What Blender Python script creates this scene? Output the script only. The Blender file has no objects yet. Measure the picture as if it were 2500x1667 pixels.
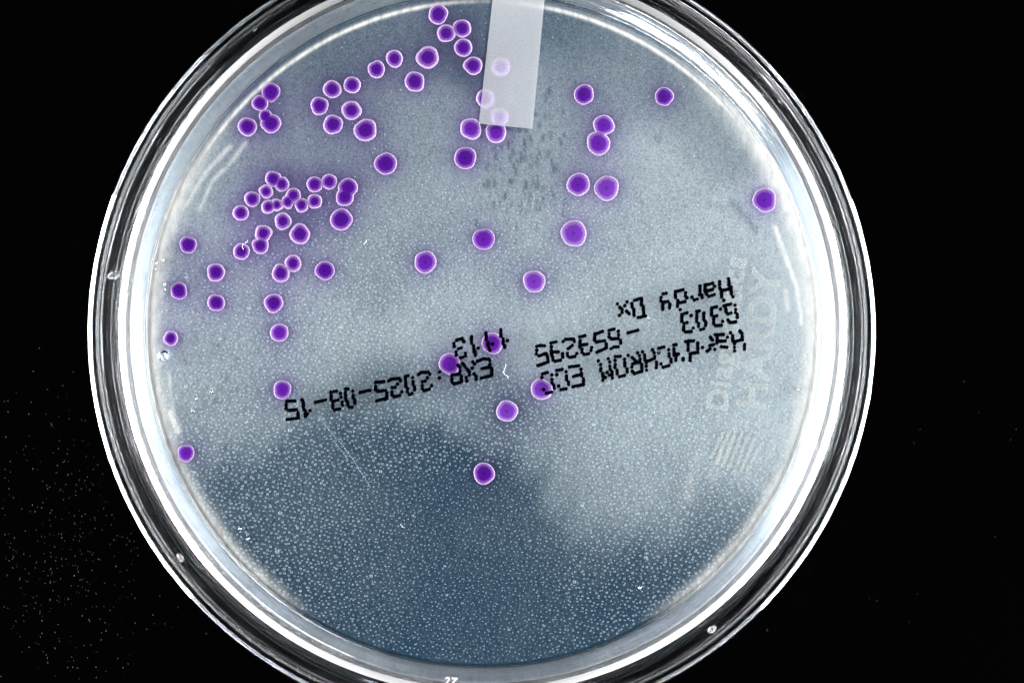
import bpy, math, random
import numpy as np
from mathutils import Vector
C = bpy.context.scene
R = math.radians
rng = random.Random(7)
nrg = np.random.RandomState(5)

# ------------------------------------------------------------ camera, world, lamps
MM = 0.001
ZB = 15.0 * MM                     # height of the inverted dish's upturned floor
PXW = 0.05 * MM                    # one photo pixel at that height
CAMH = 0.295                       # camera above that height
CX, CY = 1250.0, 833.5             # photo centre
cam = bpy.data.objects.new('camera', bpy.data.cameras.new('camera'))
C.collection.objects.link(cam)
cam.location = (0, 0, ZB + CAMH)
cam.data.sensor_width = 36.0
cam.data.lens = 36.0 * CAMH / (2500 * PXW)
cam.data.clip_start = 0.01
cam.data.clip_end = 20
C.camera = cam

def at(px, py, z=ZB):
    """photo pixel -> point of the scene at height z"""
    s = (ZB + CAMH - z) / CAMH * PXW
    return Vector(((px - CX) * s, (CY - py) * s, z))

w = bpy.data.worlds.new('World'); C.world = w; w.use_nodes = True
w.node_tree.nodes['Background'].inputs[0].default_value = (0.6, 0.75, 1.0, 1)
w.node_tree.nodes['Background'].inputs[1].default_value = 0.0

CENTER = at(1177, 806)
def area(name, loc, target, sx, sy, power, col=(1, 1, 1)):
    l = bpy.data.lights.new(name, 'AREA'); l.shape = 'RECTANGLE'
    l.size = sx; l.size_y = sy; l.energy = power; l.color = col
    o = bpy.data.objects.new(name, l); C.collection.objects.link(o)
    o.location = loc
    d = Vector(target) - Vector(loc)
    o.rotation_euler = d.to_track_quat('-Z', 'Y').to_euler()
    return o
T = (CENTER.x, CENTER.y, 0.008)
T = (CENTER.x, CENTER.y - 0.004, 0.010)
area('strip_lamp', (CENTER.x - 0.26, CENTER.y - 0.05, 0.012), (T[0], T[1], 0.012), 0.32, 0.03, 32.0, (1, 0.99, 0.98))
area('strip_lamp', (CENTER.x + 0.26, CENTER.y - 0.06, 0.012), (T[0], T[1], 0.012), 0.34, 0.03, 34.0, (1, 0.99, 0.98))
area('back_lamp', (CENTER.x + 0.02, CENTER.y + 0.40, 0.03), T, 0.22, 0.03, 1.5, (0.92, 0.96, 1))
area('top_lamp', (CENTER.x + 0.25, CENTER.y + 0.33, 0.55), T, 0.22, 0.22, 4.7, (0.97, 0.985, 1))

C.view_settings.view_transform = 'Standard'
C.view_settings.look = 'None'
C.view_settings.exposure = 0.0
C.view_settings.gamma = 1.0
C.cycles.max_bounces = 16
C.cycles.transmission_bounces = 14
C.cycles.glossy_bounces = 8
C.cycles.transparent_max_bounces = 16
C.cycles.sample_clamp_indirect = 30.0
C.cycles.blur_glossy = 0.3
C.cycles.use_denoising = True

# ------------------------------------------------------------ helpers
def tag(o, label=None, cat=None, group=None, kind=None):
    if label: o['label'] = label
    if cat: o['category'] = cat
    if group: o['group'] = group
    if kind: o['kind'] = kind
    return o

def mesh_obj(name, verts, faces, mat, parent=None, smooth=True):
    me = bpy.data.meshes.new(name)
    me.from_pydata([tuple(v) for v in verts], [], faces)
    me.update()
    if smooth:
        me.polygons.foreach_set('use_smooth', [True] * len(me.polygons))
    o = bpy.data.objects.new(name, me)
    C.collection.objects.link(o)
    if mat: me.materials.append(mat)
    if parent:
        o.parent = parent
    return o

def empty(name, loc=(0, 0, 0)):
    o = bpy.data.objects.new(name, None)
    C.collection.objects.link(o); o.location = loc
    o.empty_display_size = 0.002
    return o

def new_mat(name):
    m = bpy.data.materials.new(name); m.use_nodes = True
    nt = m.node_tree
    b = nt.nodes['Principled BSDF']
    return m, nt, b

def plain(name, col, rough=0.5, **kw):
    m, nt, b = new_mat(name)
    b.inputs['Base Color'].default_value = (*col, 1)
    b.inputs['Roughness'].default_value = rough
    for k, v in kw.items():
        b.inputs[k.replace('_', ' ')].default_value = v
    return m

def lathe(profile, centre, n=360, closed=True, wob=0.0):
    """closed profile [(r, z)] in metres turned about the vertical through centre"""
    verts, faces = [], []
    m = len(profile)
    for i in range(n):
        a = 2 * math.pi * i / n
        k = 1 + wob * (math.sin(3 * a + 1) + 0.6 * math.sin(7 * a + 2) + .3 * math.sin(17 * a))
        ca, sa = math.cos(a), math.sin(a)
        for r, z in profile:
            verts.append((centre[0] + r * k * ca, centre[1] + r * k * sa, z))
    e = m if closed else m - 1
    for i in range(n):
        j = (i + 1) % n
        for q in range(e):
            p = (q + 1) % m
            faces.append((i * m + q, j * m + q, j * m + p, i * m + p))
    return verts, faces

def rounded(profile, rad, seg=3):
    """round each corner of a closed profile a little"""
    out = []
    n = len(profile)
    for i in range(n):
        p0, p1, p2 = (Vector(profile[i - 1]), Vector(profile[i]), Vector(profile[(i + 1) % n]))
        a, b = p0 - p1, p2 - p1
        k = min(rad, a.length * .4, b.length * .4)
        s, e = p1 + a.normalized() * k, p1 + b.normalized() * k
        for t in range(seg + 1):
            t /= seg
            out.append(tuple(s * (1 - t) ** 2 + p1 * 2 * t * (1 - t) + e * t * t))
    return out

# ------------------------------------------------------------ materials
def clear_plastic(name, rough=0.02, col=(0.97, 0.98, 1.0), bump=0.0, scale=400, milky=0.0):
    m, nt, b = new_mat(name)
    b.inputs['Base Color'].default_value = (*col, 1)
    b.inputs['Transmission Weight'].default_value = 1.0 - milky
    b.inputs['IOR'].default_value = 1.57
    b.inputs['Roughness'].default_value = rough
    if bump:
        tc = nt.nodes.new('ShaderNodeTexCoord')
        mp = nt.nodes.new('ShaderNodeMapping'); mp.inputs['Scale'].default_value = (1, 1, 3)
        no = nt.nodes.new('ShaderNodeTexNoise'); no.inputs['Scale'].default_value = 1.0
        no.inputs['Detail'].default_value = 4
        sx = nt.nodes.new('ShaderNodeSeparateXYZ'); cx = nt.nodes.new('ShaderNodeCombineXYZ')
        def mth(op, a, b2=None):
            q = nt.nodes.new('ShaderNodeMath'); q.operation = op
            for i_, v_ in enumerate((a, b2)):
                if v_ is None: continue
                if isinstance(v_, (int, float)): q.inputs[i_].default_value = v_
                else: nt.links.new(v_, q.inputs[i_])
            return q.outputs[0]
        bp = nt.nodes.new('ShaderNodeBump'); bp.inputs['Strength'].default_value = bump
        bp.inputs['Distance'].default_value = 0.0001
        nt.links.new(tc.outputs['Object'], sx.inputs[0])
        ang_ = mth('ARCTAN2', sx.outputs[1], sx.outputs[0])
        rad_ = mth('SQRT', mth('ADD', mth('MULTIPLY', sx.outputs[0], sx.outputs[0]), mth('MULTIPLY', sx.outputs[1], sx.outputs[1])))
        nt.links.new(mth('MULTIPLY', ang_, 9.0), cx.inputs[0]); nt.links.new(mth('MULTIPLY', rad_, scale * 12.0), cx.inputs[1])
        nt.links.new(mth('MULTIPLY', sx.outputs[2], scale * 8.0), cx.inputs[2]); nt.links.new(cx.outputs[0], no.inputs[0])
        nt.links.new(no.outputs[0], bp.inputs['Height']); nt.links.new(bp.outputs[0], b.inputs['Normal'])
    return m
M_LID = clear_plastic('lid_polystyrene', 0.03, (0.90, 0.915, 0.935), bump=0.10, scale=300)
M_BASE = clear_plastic('dish_polystyrene', 0.05, (0.95, 0.97, 1.0), bump=0.3, scale=260, milky=0.09)
M_FLOOR = clear_plastic('floor_polystyrene', 0.05, (0.95, 0.97, 1.0), bump=0.3, scale=260, milky=0.012)
M_NUB = clear_plastic('nub_polystyrene', 0.05, milky=0.04)
M_BUBBLE = clear_plastic('clear_water', 0.02)

# agar: clear bluish gel, paler or darker by traced brightness, violet where dye has spread
m, nt, b = new_mat('agar_gel'); M_AGAR = m
N, L = nt.nodes, nt.links
av = N.new('ShaderNodeAttribute'); av.attribute_name = 'tone'
ad = N.new('ShaderNodeAttribute'); ad.attribute_name = 'dye'
tc = N.new('ShaderNodeTexCoord')
n1 = N.new('ShaderNodeTexNoise'); n1.inputs['Scale'].default_value = 4500; n1.inputs['Detail'].default_value = 0
n2 = N.new('ShaderNodeTexNoise'); n2.inputs['Scale'].default_value = 90; n2.inputs['Detail'].default_value = 5
mp = N.new('ShaderNodeMapping'); mp.inputs['Rotation'].default_value = (0, 0, R(10)); mp.inputs['Scale'].default_value = (1, .35, 1)
n3 = N.new('ShaderNodeTexNoise'); n3.inputs['Scale'].default_value = 1900; n3.inputs['Detail'].default_value = 3
for q in (n1, n2): L.new(tc.outputs['Object'], q.inputs[0])
L.new(tc.outputs['Object'], mp.inputs[0]); L.new(mp.outputs[0], n3.inputs[0])
def math_node(op, a, bb, c=None):
    q = N.new('ShaderNodeMath'); q.operation = op
    for i, v in enumerate((a, bb, c)):
        if v is None: continue
        if isinstance(v, (int, float)): q.inputs[i].default_value = v
        else: L.new(v, q.inputs[i])
    return q.outputs[0]
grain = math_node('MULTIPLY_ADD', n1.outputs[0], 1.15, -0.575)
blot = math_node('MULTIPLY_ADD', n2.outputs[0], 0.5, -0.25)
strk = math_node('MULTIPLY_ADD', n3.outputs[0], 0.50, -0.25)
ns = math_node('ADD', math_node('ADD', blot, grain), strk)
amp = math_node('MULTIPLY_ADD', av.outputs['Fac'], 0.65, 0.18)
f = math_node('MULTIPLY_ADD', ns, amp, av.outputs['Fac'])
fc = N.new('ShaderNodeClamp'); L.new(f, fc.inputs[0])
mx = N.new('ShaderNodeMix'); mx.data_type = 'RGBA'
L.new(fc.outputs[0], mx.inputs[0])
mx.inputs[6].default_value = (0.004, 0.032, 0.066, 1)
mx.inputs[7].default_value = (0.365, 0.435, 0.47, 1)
dy = N.new('ShaderNodeMix'); dy.data_type = 'RGBA'; dy.blend_type = 'MULTIPLY'
dn = math_node('MULTIPLY', ad.outputs['Fac'], 1.0)
af = N.new('ShaderNodeAttribute'); af.attribute_name = 'glare'  # weight of the whitish glare painted over the gel colour
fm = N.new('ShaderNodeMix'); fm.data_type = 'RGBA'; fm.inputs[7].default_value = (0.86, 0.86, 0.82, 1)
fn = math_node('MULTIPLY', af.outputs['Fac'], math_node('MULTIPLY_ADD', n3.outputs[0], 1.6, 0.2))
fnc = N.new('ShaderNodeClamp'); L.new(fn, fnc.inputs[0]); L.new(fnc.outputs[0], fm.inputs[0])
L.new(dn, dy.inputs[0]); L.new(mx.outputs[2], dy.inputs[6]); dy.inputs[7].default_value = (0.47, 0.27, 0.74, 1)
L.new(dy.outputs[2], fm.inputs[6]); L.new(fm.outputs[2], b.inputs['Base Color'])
b.inputs['Roughness'].default_value = 0.45
b.inputs['Coat Weight'].default_value = 0.08; b.inputs['Coat Roughness'].default_value = 0.2

def colony_mat(name, core, mid, pale):
    m, nt, b = new_mat(name)
    N, L = nt.nodes, nt.links
    a = N.new('ShaderNodeAttribute'); a.attribute_name = 'rad'
    r = N.new('ShaderNodeValToRGB'); r.color_ramp.interpolation = 'EASE'
    e = r.color_ramp.elements
    e[0].position = 0.0; e[0].color = (*[c * .6 for c in core], 1)
    e[1].position = 1.0; e[1].color = (*mid, 1)
    for p, c in ((0.20, core), (0.44, core), (0.62, mid), (0.71, mid), (0.82, pale), (0.93, pale)):
        q = e.new(p); q.color = (*c, 1)
    tc = N.new('ShaderNodeTexCoord')
    n = N.new('ShaderNodeTexNoise'); n.inputs['Scale'].default_value = 6000
    L.new(tc.outputs['Object'], n.inputs[0])
    mm = N.new('ShaderNodeMath'); mm.operation = 'MULTIPLY_ADD'; mm.inputs[1].default_value = .30; mm.inputs[2].default_value = -.15
    L.new(n.outputs[0], mm.inputs[0])
    ad = N.new('ShaderNodeMath'); ad.operation = 'ADD'
    L.new(a.outputs['Fac'], ad.inputs[0]); L.new(mm.outputs[0], ad.inputs[1])
    L.new(ad.outputs[0], r.inputs[0]); L.new(r.outputs[0], b.inputs['Base Color'])
    b.inputs['Roughness'].default_value = 0.24
    b.inputs['Specular IOR Level'].default_value = 0.4
    return m
M_COL = [
    colony_mat('indigo_colony', (0.058, 0.003, 0.205), (0.17, 0.07, 0.30), (0.44, 0.32, 0.53)),
    colony_mat('violet_colony', (0.098, 0.010, 0.295), (0.21, 0.10, 0.35), (0.44, 0.35, 0.54)),
    colony_mat('pale_violet_colony', (0.140, 0.028, 0.36), (0.24, 0.14, 0.38), (0.44, 0.37, 0.54)),
]
M_INK = plain('black_ink', (0.0012, 0.001, 0.003), 0.8, Specular_IOR_Level=0.0)
M_LINT = plain('white_lint', (0.5, 0.5, 0.5), 0.8, Specular_IOR_Level=0.1)
M_SCRATCH = plain('scratched_plastic', (0.12, 0.17, 0.24), 0.8, Specular_IOR_Level=0.1)

# droplets
m, nt, b = new_mat('droplet_water'); M_DROP = m
b.inputs['Base Color'].default_value = (0.34, 0.45, 0.55, 1); b.inputs['Roughness'].default_value = 0.35
b.inputs['Alpha'].default_value = 0.15; b.inputs['Specular IOR Level'].default_value = 0.3
# tape
m, nt, b = new_mat('frosted_tape'); M_TAPE = m
N, L = nt.nodes, nt.links
b.inputs['Base Color'].default_value = (0.66, 0.70, 0.80, 1); b.inputs['Roughness'].default_value = 0.6
rf = N.new('ShaderNodeBsdfRefraction'); rf.inputs['Roughness'].default_value = 1.0; rf.inputs['IOR'].default_value = 1.6
rf.inputs['Color'].default_value = (0.95, 0.96, 1, 1)
mxs = N.new('ShaderNodeMixShader'); mxs.inputs[0].default_value = 0.60
tr = N.new('ShaderNodeBsdfTransparent'); mx2 = N.new('ShaderNodeMixShader'); mx2.inputs[0].default_value = 0.22
L.new(rf.outputs[0], mx2.inputs[1]); L.new(tr.outputs[0], mx2.inputs[2])
L.new(b.outputs[0], mxs.inputs[1]); L.new(mx2.outputs[0], mxs.inputs[2])
L.new(mxs.outputs[0], N['Material Output'].inputs[0])
no = N.new('ShaderNodeTexNoise'); no.inputs['Scale'].default_value = 4500
tc = N.new('ShaderNodeTexCoord'); L.new(tc.outputs['Object'], no.inputs[0])
rr = N.new('ShaderNodeValToRGB'); rr.color_ramp.elements[0].color = (0.30, 0.34, 0.40, 1); rr.color_ramp.elements[1].color = (1.0, 1.0, 1.0, 1)
L.new(no.outputs[0], rr.inputs[0]); L.new(rr.outputs[0], b.inputs['Base Color'])

# ------------------------------------------------------------ table
m, nt, b = new_mat('black_cloth'); M_TABLE = m
b.inputs['Base Color'].default_value = (0.0002, 0.0002, 0.00022, 1); b.inputs['Roughness'].default_value = 1.0
b.inputs['Specular IOR Level'].default_value = 0.0
tb = mesh_obj('table_top', [(-.6, -.6, -0.0002), (.6, -.6, -0.0002), (.6, .6, -0.0002), (-.6, .6, -0.0002)], [(0, 1, 2, 3)], M_TABLE)
tag(tb, 'matt black surface under the dish', kind='structure')

# ------------------------------------------------------------ lid (under and around the dish)
LC = at(1176, 812, 0.008)
s8 = (ZB + CAMH - 0.009) / CAMH * PXW
RL = 964 * s8
lid = empty('petri_dish_cover', (LC.x, LC.y, 0))
tag(lid, 'clear plastic lid lying upturned on the black surface with the dish nested inside', 'lid')
RB = 893 * PXW
t = 1.0 * MM
z0 = 0.0
prof = [(38 * MM, z0), (RL - 2.2 * MM, z0), (RL - 1.2 * MM, z0 + 0.6 * MM), (RL - .8 * MM, 7.4 * MM), (RL, 8.0 * MM), (RL - .03 * MM, 8.3 * MM), (RL - .22 * MM, 8.44 * MM), (RL - .36 * MM, 8.45 * MM), (RL - .42 * MM, 8.6 * MM), (RL - 1.05 * MM, 9.0 * MM),
        (RL - 1.2 * MM, 9.02 * MM), (RL - 1.45 * MM, 8.74 * MM), (RL - 1.65 * MM, 8.7 * MM), (RL - 1.85 * MM, 8.3 * MM), (RL - 2.05 * MM, 4.0 * MM), (RL - 2.5 * MM, 2.2 * MM), (RL - 3.4 * MM, 1.35 * MM),
        (RL - 3.7 * MM, 1.2 * MM), (38 * MM, 1.2 * MM)]
v, fc_ = lathe(rounded(prof, .06 * MM), (0, 0), 960, wob=0.00012)
mesh_obj('lid_rim', v, fc_, M_LID, lid)

# ------------------------------------------------------------ dish
DC = at(1178, 806)
dish = empty('petri_dish', (DC.x, DC.y, 0))
tag(dish, 'clear round plastic culture dish lying floor up with black date code printed on it', 'petri dish')
RI = 823 * PXW
zt = ZB
prof = [(RI, zt - 1.0 * MM), (RI, zt - .1 * MM), (RI + .3 * MM, zt + .0 * MM), (RI + .65 * MM, zt + .0 * MM), (RI + 1.0 * MM, zt - .1 * MM), (RI + 1.5 * MM, zt - .1 * MM),
        (RI + 1.8 * MM, zt + .03 * MM), (RI + 2.1 * MM, zt + .03 * MM), (RB - 1.1 * MM, zt - .1 * MM), (RB - .6 * MM, zt - .42 * MM), (RB - .05 * MM, zt - .9 * MM), (RB, zt - 1.3 * MM), (RB - .1 * MM, 8 * MM), (RB - .35 * MM, 1.9 * MM), (RB - 1.35 * MM, 1.9 * MM),
        (RB - 1.1 * MM, 8 * MM), (RB - 1.0 * MM, zt - 2.6 * MM), (RB - 1.8 * MM, zt - 1.3 * MM)]
v, fc_ = lathe(rounded(prof, .15 * MM), (0, 0), 960, wob=0.0001)
dw = mesh_obj('dish_wall', v, fc_, M_BASE, dish)
dw.data.materials.append(M_FLOOR)
for p_ in dw.data.polygons:
    c_ = p_.center
    if c_.z > zt - 1.45 * MM and math.hypot(c_.x, c_.y) < RB - .95 * MM:
        p_.material_index = 1

# ------------------------------------------------------------ agar
COL = [  # x, y, outer radius, core radius (photo px), material, label
 (1070,36,26,19,0,'round indigo colony at the very top under the pale rim'),
 (1128,70,24,17,0,'indigo colony with pointed upper right, in the pair below the topmost colony'),
 (1089.5,82,24,16,0,'indigo colony, left one of the touching pair below the topmost colony'),
 (1131,117,24,17,0,'slanted oval colony touching the underside of the pair near the top'),
 (1155,161,24.5,17,0,'indigo colony whose right side touches the edge of the tape strip'),
 (1222.6,163.6,24,15,1,'blurred violet colony wholly under the middle of the tape strip'),
 (1184,241,24,15,1,'violet colony half hidden by the side edge of the tape strip'),
 (1220,286,23,15,2,'faint violet colony under the bottom end of the tape strip'),
 (1149.5,315,28,20,1,'violet colony just outside the bottom left corner of the tape strip'),
 (1211,323,28,20,1,'violet colony cut across its top by the bottom edge of the tape strip'),
 (1136,386,29,23,0,'large violet colony alone below the bottom left corner of the tape'),
 (963,144,23,15,0,'small indigo colony, upper one of the diagonal pair left of the biggest upper colony'),
 (919,170,23,16,0,'small indigo colony, lower one of the diagonal pair left of the biggest upper colony'),
 (1044,141,30,19,0,'big colony with a broad pale margin and bright flecks on its upper right edge'),
 (1012.5,200,26.5,19,0,'upright oval colony with a bumpy margin below the big broad-margined colony'),
 (859.6,208,22.5,15,0,'upper right colony in the loose group of six left of the top centre'),
 (811,218.6,24,16,0,'top left colony in the loose group of six, beside a smaller one'),
 (780,259,24,17,0,'leftmost colony of the loose group of six, with a nub on its left side'),
 (858,270,26,16,0,'colony with a dark core and thick margin near the middle of the group of six'),
 (813,304.5,26,18,0,'lower left colony of the loose group of six'),
 (892,318,30,21,0,'large pointed colony at the lower right end of the group of six'),
 (941.5,400,29,23,0,'large lone indigo colony with a bright speck at its lower right'),
 (661.4,226,24,20,0,'topmost of the five crowded colonies by the upper left wall'),
 (635,252.7,21,16,0,'second from top of the five crowded colonies by the upper left wall'),
 (648,284.6,17,14,0,'smallest of the five crowded colonies by the upper left wall, merged into a bigger one'),
 (661.4,302,26,19,0,'lower right of the five crowded colonies by the upper left wall'),
 (604,310,25,18,0,'lower left of the five crowded colonies by the upper left wall, nearest the wall'),
 (1425.8,231,26,21,0,'round indigo colony right of the tape strip with a nub on its left'),
 (1621.8,236,24,20,0,'lone indigo colony in the upper right with a soft violet glow round it'),
 (1474,306,27,21,1,'upper one of the touching pair below and right of the tape strip'),
 (1461,350,31,24,1,'wide lower one of the touching pair below and right of the tape strip'),
 (1412,450.4,30,23,1,'notched violet colony, left one of the side by side pair right of the middle'),
 (1481,459.6,32,26,2,'angular pale violet colony, right one of the side by side pair right of the middle'),
 (1401,570,34,27,2,'largest angular violet colony, alone beneath the side by side pair'),
 (1866.8,488.6,31,25,1,'bright violet colony against the right hand wall of the dish'),
 (666.8,437,21,15,0,'topmost colony of the dense left cluster, overlapping its right neighbour'),
 (688,450,20,13,0,'second colony from the top of the dense left cluster, overlapped by the topmost'),
 (649.5,468,19,11,0,'small colony directly under the topmost overlapping pair of the dense cluster'),
 (616,486.4,21,14,0,'colony second from the left end of the dense cluster'),
 (588,520,21,14,0,'colony at the left tip of the dense cluster, with a ring in its core'),
 (655,505,19,11,0,'tiny colony left of the smallest one in the dense cluster'),
 (676,500.5,17,9,0,'smallest colony of the dense cluster, squeezed between two others'),
 (702.7,493,18,11,0,'small colony overlapped from above right in the middle of the dense cluster'),
 (716,477,20,13,0,'hazy colony with a white fleck at its top in the middle of the dense cluster'),
 (736,501,19,12,0,'small colony right of the cluster middle, lowest in its short arc'),
 (768,491.8,20,12,0,'small colony straight below the left one of the upper right pair in the dense cluster'),
 (768,450.5,21,15,0,'left one of the pair at the upper right of the dense cluster'),
 (803.7,444,21,14,0,'right one of the pair at the upper right of the dense cluster'),
 (849.7,457.8,25,19,0,'upper half of the merged double colony at the right end of the dense cluster'),
 (842,480.8,24,18,0,'lower half of the merged double colony at the right end of the dense cluster'),
 (833,536,29,22,0,'large colony with bright flecks on its right side below the merged double colony'),
 (690.7,540.4,23,14,0,'oval colony with a thick pale margin centred under the dense cluster'),
 (732,571.5,27,18,0,'teardrop colony with a sharp corner at its upper right'),
 (643,570,23,14,0,'upper one of the vertical touching pair below the dense cluster'),
 (635.6,600,22,15,0,'lower one of the vertical touching pair below the dense cluster'),
 (589.6,614,22,15,0,'colony with a curled white lint fibre across its top'),
 (715.4,643,22.5,14,0,'upper right one of the touching pair above the straight column of three'),
 (685.4,666.8,24,16,0,'lower left one of the touching pair above the straight column of three'),
 (793,660.6,25,20,0,'lone colony right of the touching pair with dark core nearly filling it'),
 (459.3,598,22,18,0,'indigo colony with bright upper edge, upper of three along the left wall'),
 (527,665,24,17,0,'slanted oval colony, upper of the two stacked left of the diagonal touching pair'),
 (436.7,710,22,18,0,'indigo colony near the left wall with soft glow, middle of three along the wall'),
 (527.7,739,22.5,17,0,'lower of the two stacked colonies left of the diagonal touching pair'),
 (668,740,25,18,0,'colony below the touching pair, top of the straight column of three'),
 (416.8,826,20,13,0,'small dark cored colony just above the clear bubble at the left wall'),
 (682,812,24,18,1,'middle colony of the straight column of three'),
 (689,951,24,19,1,'violet colony sitting on the figures 15 at the left end of the date'),
 (454,1106,22,18,1,'violet colony at the lower left where the bright rim begins'),
 (1038.5,640,29,23,1,'large violet colony in the centre left of open agar'),
 (1181,584,28,24,1,'violet colony in the centre with a white fleck at its lower right'),
 (1304,687,29,23,2,'violet colony above the stamped batch number near the middle'),
 (1202,838,28,22,1,'violet colony under the printed strokes of 1113'),
 (1097.5,888,28,22,1,'violet colony touching the letter P of the printed EXP'),
 (1322,950,28,22,2,'pale violet colony under the last letter of the printed ECC'),
 (1238,1003,28,22,2,'pale violet colony below the printing, right of the date'),
 (1181.7,1155.5,28,22,0,'deepest indigo colony, alone in the dark blue area below the printing'),
]
TONE = [(1280,60,.12),(1400,90,.17),(1500,120,.25),(1640,190,.36),(1480,190,.52),(1350,200,.5),(1000,60,.28),(850,110,.25),(760,150,.30),(1150,60,.14),(930,230,.42),
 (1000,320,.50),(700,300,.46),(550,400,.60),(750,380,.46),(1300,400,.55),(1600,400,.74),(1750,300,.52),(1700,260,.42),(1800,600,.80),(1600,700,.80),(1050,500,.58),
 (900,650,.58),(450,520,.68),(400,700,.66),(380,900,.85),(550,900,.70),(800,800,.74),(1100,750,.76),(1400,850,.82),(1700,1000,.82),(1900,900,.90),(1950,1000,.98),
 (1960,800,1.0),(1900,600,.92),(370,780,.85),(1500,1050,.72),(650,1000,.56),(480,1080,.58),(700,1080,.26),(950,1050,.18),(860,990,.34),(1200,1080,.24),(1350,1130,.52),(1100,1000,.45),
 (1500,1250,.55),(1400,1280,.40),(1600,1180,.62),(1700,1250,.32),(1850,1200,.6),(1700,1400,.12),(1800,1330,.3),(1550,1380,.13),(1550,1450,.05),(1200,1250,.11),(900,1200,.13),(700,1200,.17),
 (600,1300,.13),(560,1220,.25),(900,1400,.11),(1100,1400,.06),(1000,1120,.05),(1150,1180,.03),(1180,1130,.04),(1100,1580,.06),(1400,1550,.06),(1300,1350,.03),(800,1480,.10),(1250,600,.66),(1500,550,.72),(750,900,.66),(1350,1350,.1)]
FA = np.array(TONE)  # x, y, brightness traced into the agar colour, with a dark patch low down
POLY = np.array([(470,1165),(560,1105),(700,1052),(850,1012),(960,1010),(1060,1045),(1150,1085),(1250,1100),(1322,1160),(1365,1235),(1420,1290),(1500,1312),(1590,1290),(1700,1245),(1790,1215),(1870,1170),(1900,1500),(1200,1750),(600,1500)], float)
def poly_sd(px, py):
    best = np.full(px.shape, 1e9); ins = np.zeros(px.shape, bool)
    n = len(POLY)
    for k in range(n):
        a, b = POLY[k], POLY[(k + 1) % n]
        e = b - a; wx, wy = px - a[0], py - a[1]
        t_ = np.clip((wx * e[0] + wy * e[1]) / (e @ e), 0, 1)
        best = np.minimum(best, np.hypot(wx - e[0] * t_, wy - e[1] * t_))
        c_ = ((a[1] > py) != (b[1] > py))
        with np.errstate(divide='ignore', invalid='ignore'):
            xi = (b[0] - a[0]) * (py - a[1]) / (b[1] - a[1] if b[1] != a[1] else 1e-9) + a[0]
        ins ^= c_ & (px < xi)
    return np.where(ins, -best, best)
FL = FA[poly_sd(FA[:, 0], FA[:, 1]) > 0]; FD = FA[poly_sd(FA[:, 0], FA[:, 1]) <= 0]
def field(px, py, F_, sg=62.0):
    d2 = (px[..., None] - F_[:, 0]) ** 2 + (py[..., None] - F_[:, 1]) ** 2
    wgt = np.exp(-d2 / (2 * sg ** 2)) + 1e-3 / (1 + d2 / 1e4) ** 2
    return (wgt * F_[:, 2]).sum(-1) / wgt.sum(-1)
def segs_field(px, py, lines):
    out = np.zeros(px.shape)
    for pts_, wd, amp_ in lines:
        for a, b in zip(pts_[:-1], pts_[1:]):
            ex, ey = b[0] - a[0], b[1] - a[1]
            wx, wy = px - a[0], py - a[1]
            t_ = np.clip((wx * ex + wy * ey) / (ex * ex + ey * ey), 0, 1)
            out = np.maximum(out, amp_ * np.exp(-((wx - ex * t_) ** 2 + (wy - ey * t_) ** 2) / (2 * wd * wd)))
    return out
frg = random.Random(3)
SPECKS = []
for _ in range(110):
    x_, y_ = frg.gauss(1290, 62), frg.gauss(430, 95)
    l_ = frg.uniform(2, 8)
    SPECKS.append(([(x_, y_ - l_), (x_ + frg.uniform(-2, 2), y_ + l_)], frg.uniform(2.2, 3.6), frg.uniform(.12, .34)))
for _ in range(26):
    x_, y_ = frg.gauss(540, 60), frg.gauss(960, 70)
    SPECKS.append(([(x_, y_ - 3), (x_, y_ + 3)], 3, frg.uniform(.1, .22)))
SPECKS += [([(1785,497),(1800,505),(1808,520),(1825,532),(1838,548),(1846,562)], 7, .30), ([(1740,500),(1765,505)], 7, .14), ([(1600,335),(1608,345)], 6, .2)]
def tone_at(px, py):
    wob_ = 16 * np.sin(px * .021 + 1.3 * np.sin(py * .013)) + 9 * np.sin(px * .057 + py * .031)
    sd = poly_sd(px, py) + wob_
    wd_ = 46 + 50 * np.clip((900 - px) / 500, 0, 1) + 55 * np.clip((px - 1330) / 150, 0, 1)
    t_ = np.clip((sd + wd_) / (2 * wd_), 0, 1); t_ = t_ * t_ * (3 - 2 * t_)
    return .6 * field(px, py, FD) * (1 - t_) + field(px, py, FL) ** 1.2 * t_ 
def arc(r_, a0, a1, n_=8):
    return [(1178 + r_ * math.cos(R(a0 + (a1 - a0) * k / n_)), 811 - r_ * math.sin(R(a0 + (a1 - a0) * k / n_))) for k in range(n_ + 1)]
def arct(r_, a0, a1, wd, amp_, n_=26):
    out = []
    for k in range(n_):
        u = (k + .5) / n_
        out.append(([(1178 + r_ * math.cos(R(a)), 811 - r_ * math.sin(R(a))) for a in (a0 + (a1 - a0) * k / n_, a0 + (a1 - a0) * (k + 1) / n_)], wd, amp_ * min(1, 4 * u, 4 * (1 - u))))
    return out
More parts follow.
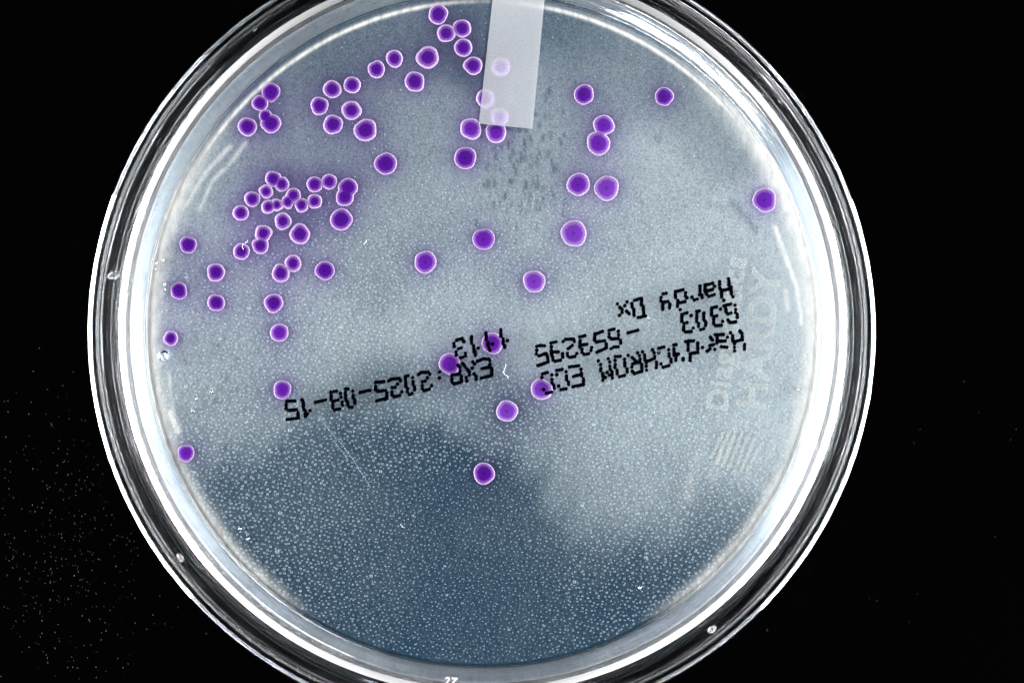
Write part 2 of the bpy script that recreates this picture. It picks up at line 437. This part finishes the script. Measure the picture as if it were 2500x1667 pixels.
GLARE = [([(1893,555),(1922,636),(1945,700),(1958,790)], 4.5, .6), ([(1940,560),(1962,625),(1985,690)], 6, .75), ([(1919,708),(1923,757)], 3.5, .4),  # rim reflections, edge glow and drip streaks painted into the agar colour
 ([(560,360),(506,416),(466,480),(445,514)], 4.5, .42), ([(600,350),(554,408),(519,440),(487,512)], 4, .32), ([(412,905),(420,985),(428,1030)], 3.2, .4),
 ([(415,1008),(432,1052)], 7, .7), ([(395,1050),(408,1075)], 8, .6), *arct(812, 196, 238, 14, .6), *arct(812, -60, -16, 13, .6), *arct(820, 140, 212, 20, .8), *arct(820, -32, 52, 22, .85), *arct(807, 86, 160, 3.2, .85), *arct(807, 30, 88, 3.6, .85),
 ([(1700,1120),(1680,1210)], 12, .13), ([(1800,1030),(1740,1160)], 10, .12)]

CA = np.array([c[:4] for c in COL])
def dye_at(px, py):
    d = np.sqrt((px[..., None] - CA[:, 0]) ** 2 + (py[..., None] - CA[:, 1]) ** 2)
    near = np.exp(-np.clip(d - CA[:, 2], 0, None) / 13.0) * .58
    wide = np.exp(-(d / 75.0) ** 2) * .18
    return np.clip(1 - np.prod(1 - np.clip(near, 0, .95), -1) * np.prod(1 - wide, -1), 0, .85)

AC = at(1178, 811)
ag = 823 * PXW - 0.05 * MM
nr, na = 250, 1150
vs, fs = [], []
rr_ = np.concatenate([[0], np.linspace(0, 1, nr + 1)[1:]])
ang = np.linspace(0, 2 * np.pi, na, endpoint=False)
AZ = ZB - 0.05 * MM
pts = [(0, 0, AZ)]
for r_ in rr_[1:]:
    zz = AZ - (0.25 * MM * max(0, (r_ - .985) / .015) ** 2)
    pts += [(ag * r_ * math.cos(a), ag * r_ * math.sin(a), zz) for a in ang]
# side and shoulder below the dish floor
SH = [(ag, ZB - 1.15 * MM)]
for k in range(1, 15):
    u = k / 14
    SH.append((ag + (RB - 1.45 * MM - ag) * u, ZB - 1.2 * MM - 3.2 * MM * u ** 1.2 - (.09 * MM if k % 3 == 0 else 0) - (.05 * MM if k % 4 == 1 else 0)))
SH += [(RB - 1.45 * MM, 8.5 * MM), (10 * MM, 8.5 * MM)]
for (q, zq) in SH:
    pts += [(q * math.cos(a), q * math.sin(a), zq) for a in ang]
P = np.array(pts)
faces = [(0, 1 + i, 1 + (i + 1) % na) for i in range(na)]
rows = nr + len(SH)
for k in range(rows - 1):
    o0, o1 = 1 + k * na, 1 + (k + 1) * na
    faces += [(o0 + i, o1 + i, o1 + (i + 1) % na, o0 + (i + 1) % na) for i in range(na)]
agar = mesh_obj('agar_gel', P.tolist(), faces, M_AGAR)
agar.location = (DC.x, DC.y, 0)
tag(agar, 'milky blue grey agar gel filling the dish, dark blue towards the bottom', 'agar')
pxs = (P[:, 0] + DC.x) / PXW + CX
pys = CY - (P[:, 1] + DC.y) / PXW
fg = np.concatenate([tone_at(pxs[i:i + 20000], pys[i:i + 20000]) for i in range(0, len(P), 20000)])
dv = np.concatenate([dye_at(pxs[i:i + 20000], pys[i:i + 20000]) for i in range(0, len(P), 20000)])
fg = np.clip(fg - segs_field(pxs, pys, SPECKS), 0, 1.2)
fl = segs_field(pxs, pys, GLARE)
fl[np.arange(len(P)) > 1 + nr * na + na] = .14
for nm, arr in (('tone', fg), ('dye', dv), ('glare', fl)):
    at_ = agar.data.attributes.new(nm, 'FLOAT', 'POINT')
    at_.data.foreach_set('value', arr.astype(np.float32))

# ------------------------------------------------------------ condensation droplets
def droplets():
    sp = 11.5
    V, F = [], []
    cand = []
    a0 = R(12)
    ring = 7
    for i in range(-80, 80):
        for j in range(-80, 80):
            gx = (i + .5 * (j % 2)) * sp; gy = j * sp * .88
            x = 1178 + gx * math.cos(a0) - gy * math.sin(a0) + rng.gauss(0, 2.4)
            y = 811 + gx * math.sin(a0) + gy * math.cos(a0) + rng.gauss(0, 2.2)
            if math.hypot(x - 1178, y - 811) > 806: continue
            # density falls off upwards
            low = min(1, max(0, (y - 380 - 120 * math.sin(x * .004)) / 420))
            if rng.random() > .25 + .75 * low: continue
            if y < 460 and rng.random() < .7: continue
            d = np.hypot(CA[:, 0] - x, CA[:, 1] - y) - CA[:, 2]
            if d.min() < 5: continue
            cand.append((x, y, low))
    fgs = tone_at(np.array([c_[0] for c_ in cand]), np.array([c_[1] for c_ in cand]))
    if True:
        for (x, y, low), fg_ in zip(cand, fgs):
            mid = math.exp(-((x - 1150) / 330) ** 2) * (1 if y > 1150 else .3)
            r = rng.uniform(1.7, 3.2) * (1 - .45 * mid) * (.65 + .35 * low) * (1.2 - .4 * fg_)
            if rng.random() < .006: r *= 1.8
            c = at(x, y, AZ)
            rw = r * PXW
            b0 = len(V)
            for (k, h) in ((1.0, -.05), (.72, .22)):
                for q in range(ring):
                    a = 2 * math.pi * q / ring
                    V.append((c.x + rw * k * math.cos(a), c.y + rw * k * math.sin(a), AZ + rw * h))
            V.append((c.x, c.y, AZ + rw * .34))
            for q in range(ring):
                p = (q + 1) % ring
                F.append((b0 + q, b0 + p, b0 + ring + p, b0 + ring + q))
                F.append((b0 + ring + q, b0 + ring + p, b0 + 2 * ring))
    return V, F
v, f_ = droplets()
dr = mesh_obj('condensation', v, f_, M_DROP)
tag(dr, 'fine beads of moisture covering the gel, thickest in its lower part', 'condensation', kind='stuff')

# ------------------------------------------------------------ colonies
def colony(i, x, y, r, rc, mi, label):
    rg = random.Random(i * 13 + 5)
    ph = [rg.uniform(0, 6.28) for _ in range(5)]
    am = [rg.uniform(.01, .045), rg.uniform(.008, .04), rg.uniform(.006, .03), rg.uniform(.003, .02), rg.uniform(.002, .014)]
    def shp(a, s=1.0):
        return 1 + s * sum(am[k] * math.cos((k + 2) * a + ph[k]) for k in range(5))
    c = at(x, y, AZ)
    root = empty('bacterial_colony', (c.x, c.y, AZ))
    tag(root, label, 'colony', 'violet bacterial colonies on the agar')
    n = 48
    H = 0.045 * MM + i * 1e-7
    tc_ = rc / r
    def hgt(t):
        return H * max(0, 1 - t ** 2.4)
    # radial attribute: 0..0.6 inside the core, to 1 at the margin
    def rad(t):
        return .62 * t / tc_ if t < tc_ else .62 + .38 * (t - tc_) / (1 - tc_)
    def disc(name, ts, cap):
        V, F, A = [], [], []
        if cap:
            V.append((0, 0, hgt(0))); A.append(0)
        b0 = len(V)
        for t in ts:
            for q in range(n):
                a = 2 * math.pi * q / n
                k = r * PXW * t * shp(a, min(1, t * 1.1))
                V.append((k * math.cos(a), k * math.sin(a), hgt(t) if t < .999 else -.02 * MM)); A.append(rad(t))
        if cap:
            F += [(0, b0 + q, b0 + (q + 1) % n) for q in range(n)]
        for s in range(len(ts) - 1):
            for q in range(n):
                p = (q + 1) % n
                F.append((b0 + s * n + q, b0 + (s + 1) * n + q, b0 + (s + 1) * n + p, b0 + s * n + p))
        o = mesh_obj(name, V, F, M_COL[mi], root)
        at_ = o.data.attributes.new('rad', 'FLOAT', 'POINT')
        at_.data.foreach_set('value', np.array(A, dtype=np.float32))
    disc('core', [tc_ * k / 5 for k in range(1, 6)], True)
    disc('margin', [tc_ + (1 - tc_) * k / 7 for k in range(0, 8)], False)
for i, c in enumerate(COL):
    colony(i, c[0], c[1], c[2] * .965, c[3] * .97, c[4], c[5])

# ------------------------------------------------------------ printed dot-matrix code
def strokes_to_dots(org, strokes, sc=6.72, step=36):
    out = []
    for s in strokes:
        if len(s) == 1:
            out.append(s[0]); continue
        for (a, b) in zip(s[:-1], s[1:]):
            d = math.hypot(b[0] - a[0], b[1] - a[1]); k = max(1, round(d / step))
            for q in range(k):
                out.append((a[0] + (b[0] - a[0]) * q / k, a[1] + (b[1] - a[1]) * q / k))
        out.append(s[-1])
    return [(org[0] + x / sc, org[1] + y / sc) for x, y in out]
A0, B0, C0, D0 = (1490, 660), (1300, 730), (680, 880), (930, 780)
TXT = {}
TXT['name_line'] = strokes_to_dots(A0, [
 [(1795,185),(1795,235),(1797,288),(1825,335),(1828,432)],[(1866,485)],[(1825,335),(1975,295)],[(1943,140),(1950,240),(1980,275),(1982,330),(1985,385),(2012,430)],
 [(1555,240),(1675,212)],[(1718,262)],[(1555,240),(1555,340),(1585,390),(1620,425),(1705,398)],[(1575,340),(1675,312)],
 [(1472,255),(1475,380),(1505,400),(1507,445)],[(1465,400)],[(1342,440)],[(1378,482),(1428,470)],
 [(1078,342),(1195,320)],[(1072,342),(1070,445)],[(1235,365),(1232,415),(1260,448)],[(1110,490),(1105,590)],[(1110,540),(1228,510)],[(1147,640)],
 [(870,382),(918,372)],[(832,445),(832,495),(860,530),(862,635)],[(860,525),(945,512),(975,555),(975,610)],
 [(395,490),(512,455),(512,555),(545,600),(550,740)],[(457,772),(578,745)],[(357,545),(358,600),(387,640),(390,735)],
 [(117,552)],[(155,600),(195,640),(192,690)],[(150,737)],[(277,515)],[(237,580)],[(270,668),(308,708)]])
TXT['batch_line'] = strokes_to_dots(A0, [
 [(1865,580),(1980,550)],[(2045,570)],[(2055,640),(2058,690),(2085,720),(2083,765)],[(1895,610),(1898,680),(1930,712),(1980,695)],[(1930,812),(1965,855),(2055,842)],
 [(1740,598),(1665,615),(1663,725),(1700,755),(1745,745)],[(1807,632)],[(1697,800),(1697,870),(1730,905),(1820,902)],[(1845,835)],
 [(1460,665),(1417,670),(1417,830),(1450,870),(1445,920)],[(1535,700),(1533,800),(1565,845),(1567,900)],[(1485,972),(1535,955)],
 [(1258,695),(1175,718),(1175,830),(1208,868),(1258,855)],[(1328,740)],[(1207,910),(1207,975),(1235,1008),(1330,1003)],[(1362,943)]]) + strokes_to_dots(B0, [
 [(1570,552),(1725,510)],
 [(1258,512),(1340,490)],[(1408,527)],[(1415,588)],[(1257,570),(1257,620),(1300,655),(1405,645),(1445,680),(1445,720)],[(1290,812),(1335,785),(1408,780)],
 [(1025,572),(1148,530)],[(1022,610),(1022,675),(1060,705),(1180,680)],[(1208,735),(1215,800),(1055,870)],
 [(780,620),(862,600)],[(780,680),(780,780),(812,820),(812,870),(850,905),(925,895)],[(800,755),(895,742)],[(968,795),(965,840)],
 [(508,695),(545,660),(680,655),(690,695)],[(652,760),(585,810)],[(578,885),(578,930),(612,955),(695,942)],[(730,895)],
 [(303,718),(388,700)],[(307,780)],[(310,840),(308,900),(330,950),(335,995),(370,1018),(458,1000)],[(340,870),(425,862)],[(492,895),(497,955)],
 [(68,775),(130,758),(200,765)],[(68,838)],[(65,895),(105,930),(225,890),(252,950),(255,1030),(90,1090)]])
TXT['medium_line'] = strokes_to_dots(A0, [
 [(2130,990),(2160,1035),(2165,1085),(2170,1135),(2040,1165),(2010,1150)],[(1973,1022)],[(2008,1070),(2010,1160),(2038,1200)],[(2038,1260)],[(2038,1320)],[(2203,1210),(2203,1235)],[(2203,1290)],
 [(1725,1055),(1855,1050)],[(1757,1075),(1752,1190)],[(1790,1160),(1888,1158)],[(1920,1092)],[(1828,1250),(1915,1262)],
 [(1645,1095),(1675,1145)],[(1635,1230),(1695,1215)],[(1590,1322),(1635,1290)],[(1715,1295)],
 [(1515,1263)],[(1242,1165),(1365,1155)],[(1277,1190),(1277,1225)],[(1277,1275),(1277,1310)],[(1435,1190),(1435,1285)],[(1310,1365),(1435,1345)],[(1313,1385),(1313,1475)],
 [(1040,1222),(1082,1215)],[(1045,1285),(1047,1390),(1078,1410),(1078,1475)],[(1055,1365),(1118,1370)],[(1195,1440),(1195,1465)],
 [(958,1300)],[(965,1365),(965,1405)],[(997,1455),(997,1500)],[(800,1275),(880,1255)],[(798,1343)]]) + strokes_to_dots(B0, [
 [(2110,1060)],[(2148,1115),(2235,1092)],
 [(1970,830)],[(1998,882)],[(2008,940),(2000,975),(1870,1025)],[(1805,865)],[(1840,915),(1842,1000),(1868,1045)],[(1870,1100)],[(1873,1162)],[(2035,1030),(2038,1075)],[(2035,1125)],
 [(1725,880)],[(1755,930)],[(1635,955),(1690,1010)],[(1765,985),(1765,1030),(1640,1060)],[(1632,1115)],[(1637,1180),(1675,1220),(1795,1185)],[(1795,1075),(1797,1185)],
 [(1567,925)],[(1515,982)],[(1515,1035),(1518,1095)],[(1553,1145),(1553,1190)],[(1358,940),(1440,938)],[(1357,1007)],[(1357,1070),(1355,1120)],[(1388,1165),(1388,1220)],[(1425,1272),(1512,1250)],
 [(1083,1012)],[(1118,1072)],[(1122,1138),(1120,1175)],[(1155,1220),(1158,1280)],[(1155,1330)],[(1195,1285)],[(1243,978)],[(1272,1030)],[(1272,1095)],[(1278,1150)],[(1305,1190),(1308,1250)],[(1312,1295)],[(1225,1202)],[(1262,1250)],
 [(605,1110),(760,1095)],[(797,1150)],[(675,1265),(805,1235)],[(805,1210),(805,1255)],[(838,1305),(838,1400),(665,1435)],
 [(553,1192)],[(558,1260),(558,1315)],[(592,1360),(592,1400)],[(397,1165),(485,1152)],[(400,1238)],[(430,1425)],[(470,1485),(553,1468)],
 [(320,1245)],[(320,1315)],[(322,1370),(352,1415),(355,1460)],[(160,1225),(245,1200)],[(157,1285)],[(187,1480)],[(230,1540),(315,1525)]])
TXT['date_line'] = strokes_to_dots(C0, [
 [(135,668),(265,660)],[(128,720),(128,780),(165,815),(295,805),(318,850),(322,940),(145,965)],
 [(383,637),(408,685),(410,780),(440,830),(440,915)],[(475,870),(440,915)],[(517,815)],[(605,682),(770,645)],
 [(862,518),(950,500)],[(862,575),(865,640),(890,665),(975,645)],[(1020,540)],[(1027,600)],[(890,700),(890,770),(925,808),(1005,790)],[(1048,680),(1048,730)],
 [(1102,465),(1145,462)],[(1102,520),(1102,635),(1135,680),(1135,725)],[(1165,765),(1210,760)],[(1217,495)],[(1225,570),(1225,610),(1250,640),(1252,695)],
 [(1335,522),(1505,485)],[(1595,355),(1730,345)],[(1592,420),(1592,475),(1640,505),(1760,490),(1778,530),(1780,620),(1610,655)],
 [(1808,330),(1860,300),(1980,292),(2000,330)],[(1953,385)],[(1870,440),(1915,435)],[(1862,515),(1862,555),(1900,595),(1985,572)],[(2025,512)],
 [(2085,255),(2125,248)],[(2087,300),(2090,420),(2118,460),(2118,510)],[(2150,555),(2190,540)],[(2200,277)],[(2208,345),(2210,390),(2232,430),(2232,475)]]) + strokes_to_dots(D0, [
 [(615,900),(660,865),(780,862),(800,895)],[(762,952)],[(685,1015),(725,1010)],[(680,1080),(682,1130),(715,1165),(795,1142)],[(832,1083)],[(962,858)],[(962,955)],
 [(1265,742),(1295,785)],[(1300,840),(1300,890),(1320,930),(1322,1020),(1195,1055)],[(1168,910),(1290,890)],[(1165,970),(1165,1010),(1195,1055)],
 [(1342,720),(1380,770)],[(1415,810),(1450,860),(1450,905)],[(1402,945)],[(1408,1005)],[(1505,690),(1535,728)],[(1497,795)],[(1530,890),(1565,930),(1567,975)],
 [(1585,678),(1680,642),(1770,650),(1785,672)],[(1790,735),(1790,780),(1662,800)],[(1815,800),(1820,910),(1650,960)]])
TXT['time_line'] = strokes_to_dots(D0, [
 [(1240,335),(1330,310),(1362,360)],[(1197,388),(1202,440)],[(1275,475),(1320,465)],[(1235,527)],[(1238,582)],[(1388,550),(1390,600),(1308,628)],
 [(1485,280),(1485,335),(1490,385)],[(1522,430),(1525,480)],[(1550,520),(1552,580)],[(1525,530)],[(1597,465)],
 [(1725,220),(1728,325)],[(1758,375),(1762,430)],[(1775,480),(1790,505)],[(1830,397)],
 [(1968,165),(1972,275)],[(2005,320),(2008,400)],[(2025,430),(2035,455)],[(2075,342)]])
INKZ = AZ + 0.10 * MM
kdot = 0
for nm, dots in TXT.items():
    V, F = [], []
    for (x, y) in dots:
        x += rng.gauss(0, .25); y += rng.gauss(0, .25)
        r = rng.uniform(4.3, 4.9) * PXW
        c = at(x, y, INKZ); b0 = len(V); n = 14
        kdot += 1
        dz_ = min((math.hypot(q[0] - x, q[1] - y) - q[2]) for q in COL)
        zt_ = (INKZ if dz_ < 6 else AZ + .10 * MM) + (kdot % 40) * 2e-7
        for q in range(n):
            a = 2 * math.pi * q / n
            V.append((c.x - DC.x + r * math.cos(a), c.y - DC.y + r * math.sin(a), zt_))
        for q in range(n):
            a = 2 * math.pi * q / n
            V.append((c.x - DC.x + r * math.cos(a), c.y - DC.y + r * math.sin(a), zt_ - 0.02 * MM))
        F.append(tuple(range(b0, b0 + n)))
        F += [(b0 + q, b0 + n + q, b0 + n + (q + 1) % n, b0 + (q + 1) % n) for q in range(n)]
    mesh_obj('printed_' + nm, V, F, M_INK, dish, smooth=False)

# ------------------------------------------------------------ moulded lettering
def faint(name, col, alpha, rough=.4):
    m, nt, b = new_mat(name)
    b.inputs['Base Color'].default_value = (*col, 1); b.inputs['Alpha'].default_value = alpha
    b.inputs['Roughness'].default_value = rough
    return m
M_EMB = faint('moulded_plastic', (0.70, 0.72, 0.70), 0.17)
M_EMB3 = faint('moulded_plastic_low', (0.70, 0.72, 0.68), 0.12)
M_EMB4 = faint('moulded_emblem', (0.72, 0.74, 0.70), 0.24)
M_EMB2 = faint('moulded_numeral', (0.85, 0.80, 0.85), 0.75)
def lettering(name, body, px, py, size_px, rot, mat, z, shear=0, ext=0.04 * MM, space=1.0):
    cu = bpy.data.curves.new(name, 'FONT'); cu.body = body; cu.size = size_px * PXW
    cu.extrude = ext; cu.align_x = 'CENTER'; cu.align_y = 'CENTER'; cu.shear = shear; cu.space_character = space
    cu.offset = 0.02 * size_px * PXW
    o = bpy.data.objects.new(name, cu); C.collection.objects.link(o)
    dg = bpy.context.evaluated_depsgraph_get()
    me = bpy.data.meshes.new_from_object(o.evaluated_get(dg))
    bpy.data.objects.remove(o)
    q = bpy.data.objects.new(name, me); C.collection.objects.link(q)
    me.materials.clear(); me.materials.append(mat)
    p = at(px, py, z)
    q.parent = dish; q.location = (p.x - DC.x, p.y - DC.y, z); q.rotation_euler = (0, 0, rot)
    return q
lettering('moulded_lettering', 'Diagnostics', 1775, 815, 74, R(83), M_EMB, AZ + .03 * MM, ext=.02 * MM, space=1.1)
lettering('moulded_lettering', 'HARDY', 1856, 830, 96, R(83), M_EMB3, AZ + .03 * MM, ext=.02 * MM, space=1.1)
def logo():
    V, F = [], []
    for k in range(7):      # slanting stripes within a rounded leaf outline
        x0 = 1738 + k * 15
        hh = 52 * math.sqrt(max(.1, 1 - ((k - 3) / 4.2) ** 2))
        for (dx, dy) in ((0, hh * .8), (7, hh * .8), (7 + 34, -hh), (34, -hh)):
            p = at(x0 + dx - 8, 1105 + dy + (k - 3) * 5, AZ + .02 * MM)
            V.append((p.x - DC.x, p.y - DC.y, AZ + .02 * MM)); V.append((p.x - DC.x, p.y - DC.y, AZ - .01 * MM))
        b_ = k * 8
        F += [(b_, b_ + 2, b_ + 4, b_ + 6)] + [(b_ + 2 * q, b_ + 2 * q + 1, b_ + (2 * q + 3) % 8, b_ + (2 * q + 2) % 8) for q in range(4)]
    mesh_obj('moulded_emblem', V, F, M_EMB4, dish, smooth=False)
logo()
lettering('moulded_numeral', '27', 1096, 1664, 30, R(-6), M_EMB2, ZB + .1 * MM, shear=.25)

# ------------------------------------------------------------ tape
def tape():
    zt_ = AZ + 0.85 * MM
    a, b = at(1169, 302, zt_), at(1300, 315, zt_)
    c, d = at(1213, -95, zt_), at(1338, -92, zt_)
    V, F = [], []
    prev = None
    nseg = 14
    rows_ = []
    for k in range(nseg + 1):
        t_ = k / nseg
        rows_.append([a.lerp(c, t_), b.lerp(d, t_)])
    # fold over the edge and down the wall
    dirn = (c - a).normalized()
    for (f_, dz) in ((.3, -.1), (.5, -.5), (.6, -1.5), (.6, -6)):
        rows_.append([c + dirn * f_ * MM + Vector((0, 0, dz * MM)), d + dirn * f_ * MM + Vector((0, 0, dz * MM))])
    m_ = 9
    for rw in rows_:
        for q in range(m_):
            p = rw[0].lerp(rw[1], q / (m_ - 1))
            V.append(p)
    th = Vector((0, 0, -0.05 * MM))
    nt_ = len(V)
    for k in range(len(rows_) - 1):
        for q in range(m_ - 1):
            i0 = k * m_ + q
            F.append((i0, i0 + 1, i0 + m_ + 1, i0 + m_))
    o = mesh_obj('tape_strip', V, F, M_TAPE)
    return o
tag(tape(), 'short translucent white tape strip stuck on top of the dish across its upper edge', 'tape')

# ------------------------------------------------------------ lint, scratches, bubbles, nubs
def tube(name, pts, rad_px, mat, z, parent=None, org=(0, 0)):
    V, F = [], []
    n = 6
    P_ = [at(x, y, z) for x, y in pts]
    for k, p in enumerate(P_):
        d = (P_[min(k + 1, len(P_) - 1)] - P_[max(k - 1, 0)]).normalized()
        s = Vector((-d.y, d.x, 0))
        rr0 = rad_px * PXW * (.5 if k in (0, len(P_) - 1) else 1)
        for q in range(n):
            a = 2 * math.pi * q / n
            v_ = p + s * rr0 * math.cos(a) + Vector((0, 0, rr0 * math.sin(a)))
            V.append((v_.x - org[0], v_.y - org[1], v_.z))
    for k in range(len(P_) - 1):
        for q in range(n):
            p = (q + 1) % n
            F.append((k * n + q, k * n + p, (k + 1) * n + p, (k + 1) * n + q))
    return mesh_obj(name, V, F, mat, parent)
LINT = [
 ([(1235,888),(1233,900),(1228,908),(1232,914),(1238,917),(1242,923)], 'white kinked lint fibre just right of the printed EXP'),
 ([(887,596),(891,594),(894,590),(895,586)], 'tiny curved white lint fibre in the open agar between the cluster and the tape'),
 ([(594,609),(591,603),(592,598),(597,594),(603,591),(605,587)], 'curled white lint fibre lying over a colony of the lower cluster'),
 ([(1579,774),(1583,776),(1588,779)], 'short white lint fibre touching the corner of the printed letter D'),
 ([(977,1279),(980,1283),(985,1287)], 'short white lint fibre low in the dark blue area'),
 ([(1606,856),(1609,860)], 'tiny white lint fibre at the printed letter C'),
]
for pts_, lb in LINT:
    o = tube('lint_fibre', pts_, .38, M_LINT, INKZ + .08 * MM)
    tag(o, lb, 'lint', 'white lint fibres on the dish')
for pts_ in ([(772,1012),(800,1045),(822,1072)], [(810,1052),(860,1118),(905,1190)], [(800,1060),(822,1085),(850,1122)]):
    tube('scratch', pts_, .28, M_SCRATCH, AZ + .05 * MM, dish, (DC.x, DC.y))

def dome(name, x, y, r, z, mat, parent=None, org=(0, 0), h=.7, el=1.0, rot=0):
    c = at(x, y, z); V, F = [], []
    n, rows_ = 20, 6
    for k in range(rows_):
        th_ = math.pi / 2 * k / rows_
        for q in range(n):
            a = 2 * math.pi * q / n
            lx, ly = r * PXW * math.cos(th_) * math.cos(a), r * PXW * math.cos(th_) * math.sin(a) * el
            V.append((c.x - org[0] + lx * math.cos(rot) - ly * math.sin(rot), c.y - org[1] + lx * math.sin(rot) + ly * math.cos(rot), z + r * PXW * h * math.sin(th_)))
    V.append((c.x - org[0], c.y - org[1], z + r * PXW * h))
    for k in range(rows_ - 1):
        for q in range(n):
            p = (q + 1) % n
            F.append((k * n + q, k * n + p, (k + 1) * n + p, (k + 1) * n + q))
    F += [((rows_ - 1) * n + q, (rows_ - 1) * n + (q + 1) % n, rows_ * n) for q in range(n)]
    F.append(tuple(reversed(range(n))))
    return mesh_obj(name, V, F, mat, parent)
BUB = [(398,868,14,'clear round bubble by the left wall under the small dark cored colony'),
 (397,634,4,'tiny clear bubble high by the left wall beside the upper wall colony'),(381,642,4,'tiny clear bubble touching the left wall, upper of two'),
 (378,658,3.5,'tiny clear bubble touching the left wall, lower of two'),(402,694,4.5,'small bright bubble left of the middle wall colony, upper of two'),
 (401,706,3.5,'small bright bubble left of the middle wall colony, lower of two'),(517,955,4.5,'clear bubble in the open agar left of the date, upper'),
 (478,973,4.5,'clear bubble in the open agar left of the date, middle'),(471,1003,4.5,'clear bubble in the open agar left of the date, lower'),
 (587,1290,4.5,'bright bubble beside the lower left rim, upper'),(605,1314,4,'bright bubble beside the lower left rim, lower'),
 (1950,950,4,'tiny bubble near the right wall level with the printing'),(1561,1434,5,'bright curved bubble low in the dark blue area at the right')]
for x, y, r, lb in BUB:
    o = dome('air_bubble', x, y, r, AZ + .01 * MM, M_BUBBLE)
    tag(o, lb, 'bubble', 'air bubbles in the agar')
# moulded nubs between lid and dish
def nub(x, y, a_deg, r):
    c = at(x, y, 1.3 * MM + 6 * MM)
    o = dome('vent_nub', x, y, r, 7.6 * MM, M_NUB, lid, (LC.x, LC.y), h=.8, el=1.7, rot=R(a_deg))
    return o
for x, y, a_, r in ((440,1361,38,7.5),(1738,1535,-50,8),(277,673,95,10),(1905,248,50,5),(622,72,-45,5)):
    nub(x, y, a_, r)

# dust on the black surface
def dust():
    V, F = [], []
    for k in range(620):
        if k < 520:
            x = rng.gauss(150, 120); y = rng.gauss(1330, 190)
            if math.hypot(x - 1176, y - 812) < 985: continue
        else:
            x = rng.uniform(0, 2500); y = rng.uniform(900, 1667)
            if math.hypot(x - 1176, y - 812) < 985: continue
        if not (0 < x < 2500 and y < 1667): continue
        c = at(x, y, 0); a = rng.gauss(R(120), .5); r = rng.uniform(.5, 1.5) * PXW
        b0 = len(V)
        for (u, v_) in ((1.6, 0), (0, .8), (-1.6, 0), (0, -.8)):
            V.append((c.x + r * (u * math.cos(a) - v_ * math.sin(a)), c.y + r * (u * math.sin(a) + v_ * math.cos(a)), 0.00002))
        V.append((c.x, c.y, 0.00002 + r))
        F += [(b0 + q, b0 + (q + 1) % 4, b0 + 4) for q in range(4)]
    return V, F
M_DUST = plain('dust', (0.0025, 0.0025, 0.0028), 0.9, Specular_IOR_Level=0.1)
v, f_ = dust()
tag(mesh_obj('dust', v, f_, M_DUST, smooth=False), 'fine dust specks on the black surface beside the dish', 'dust', kind='stuff')
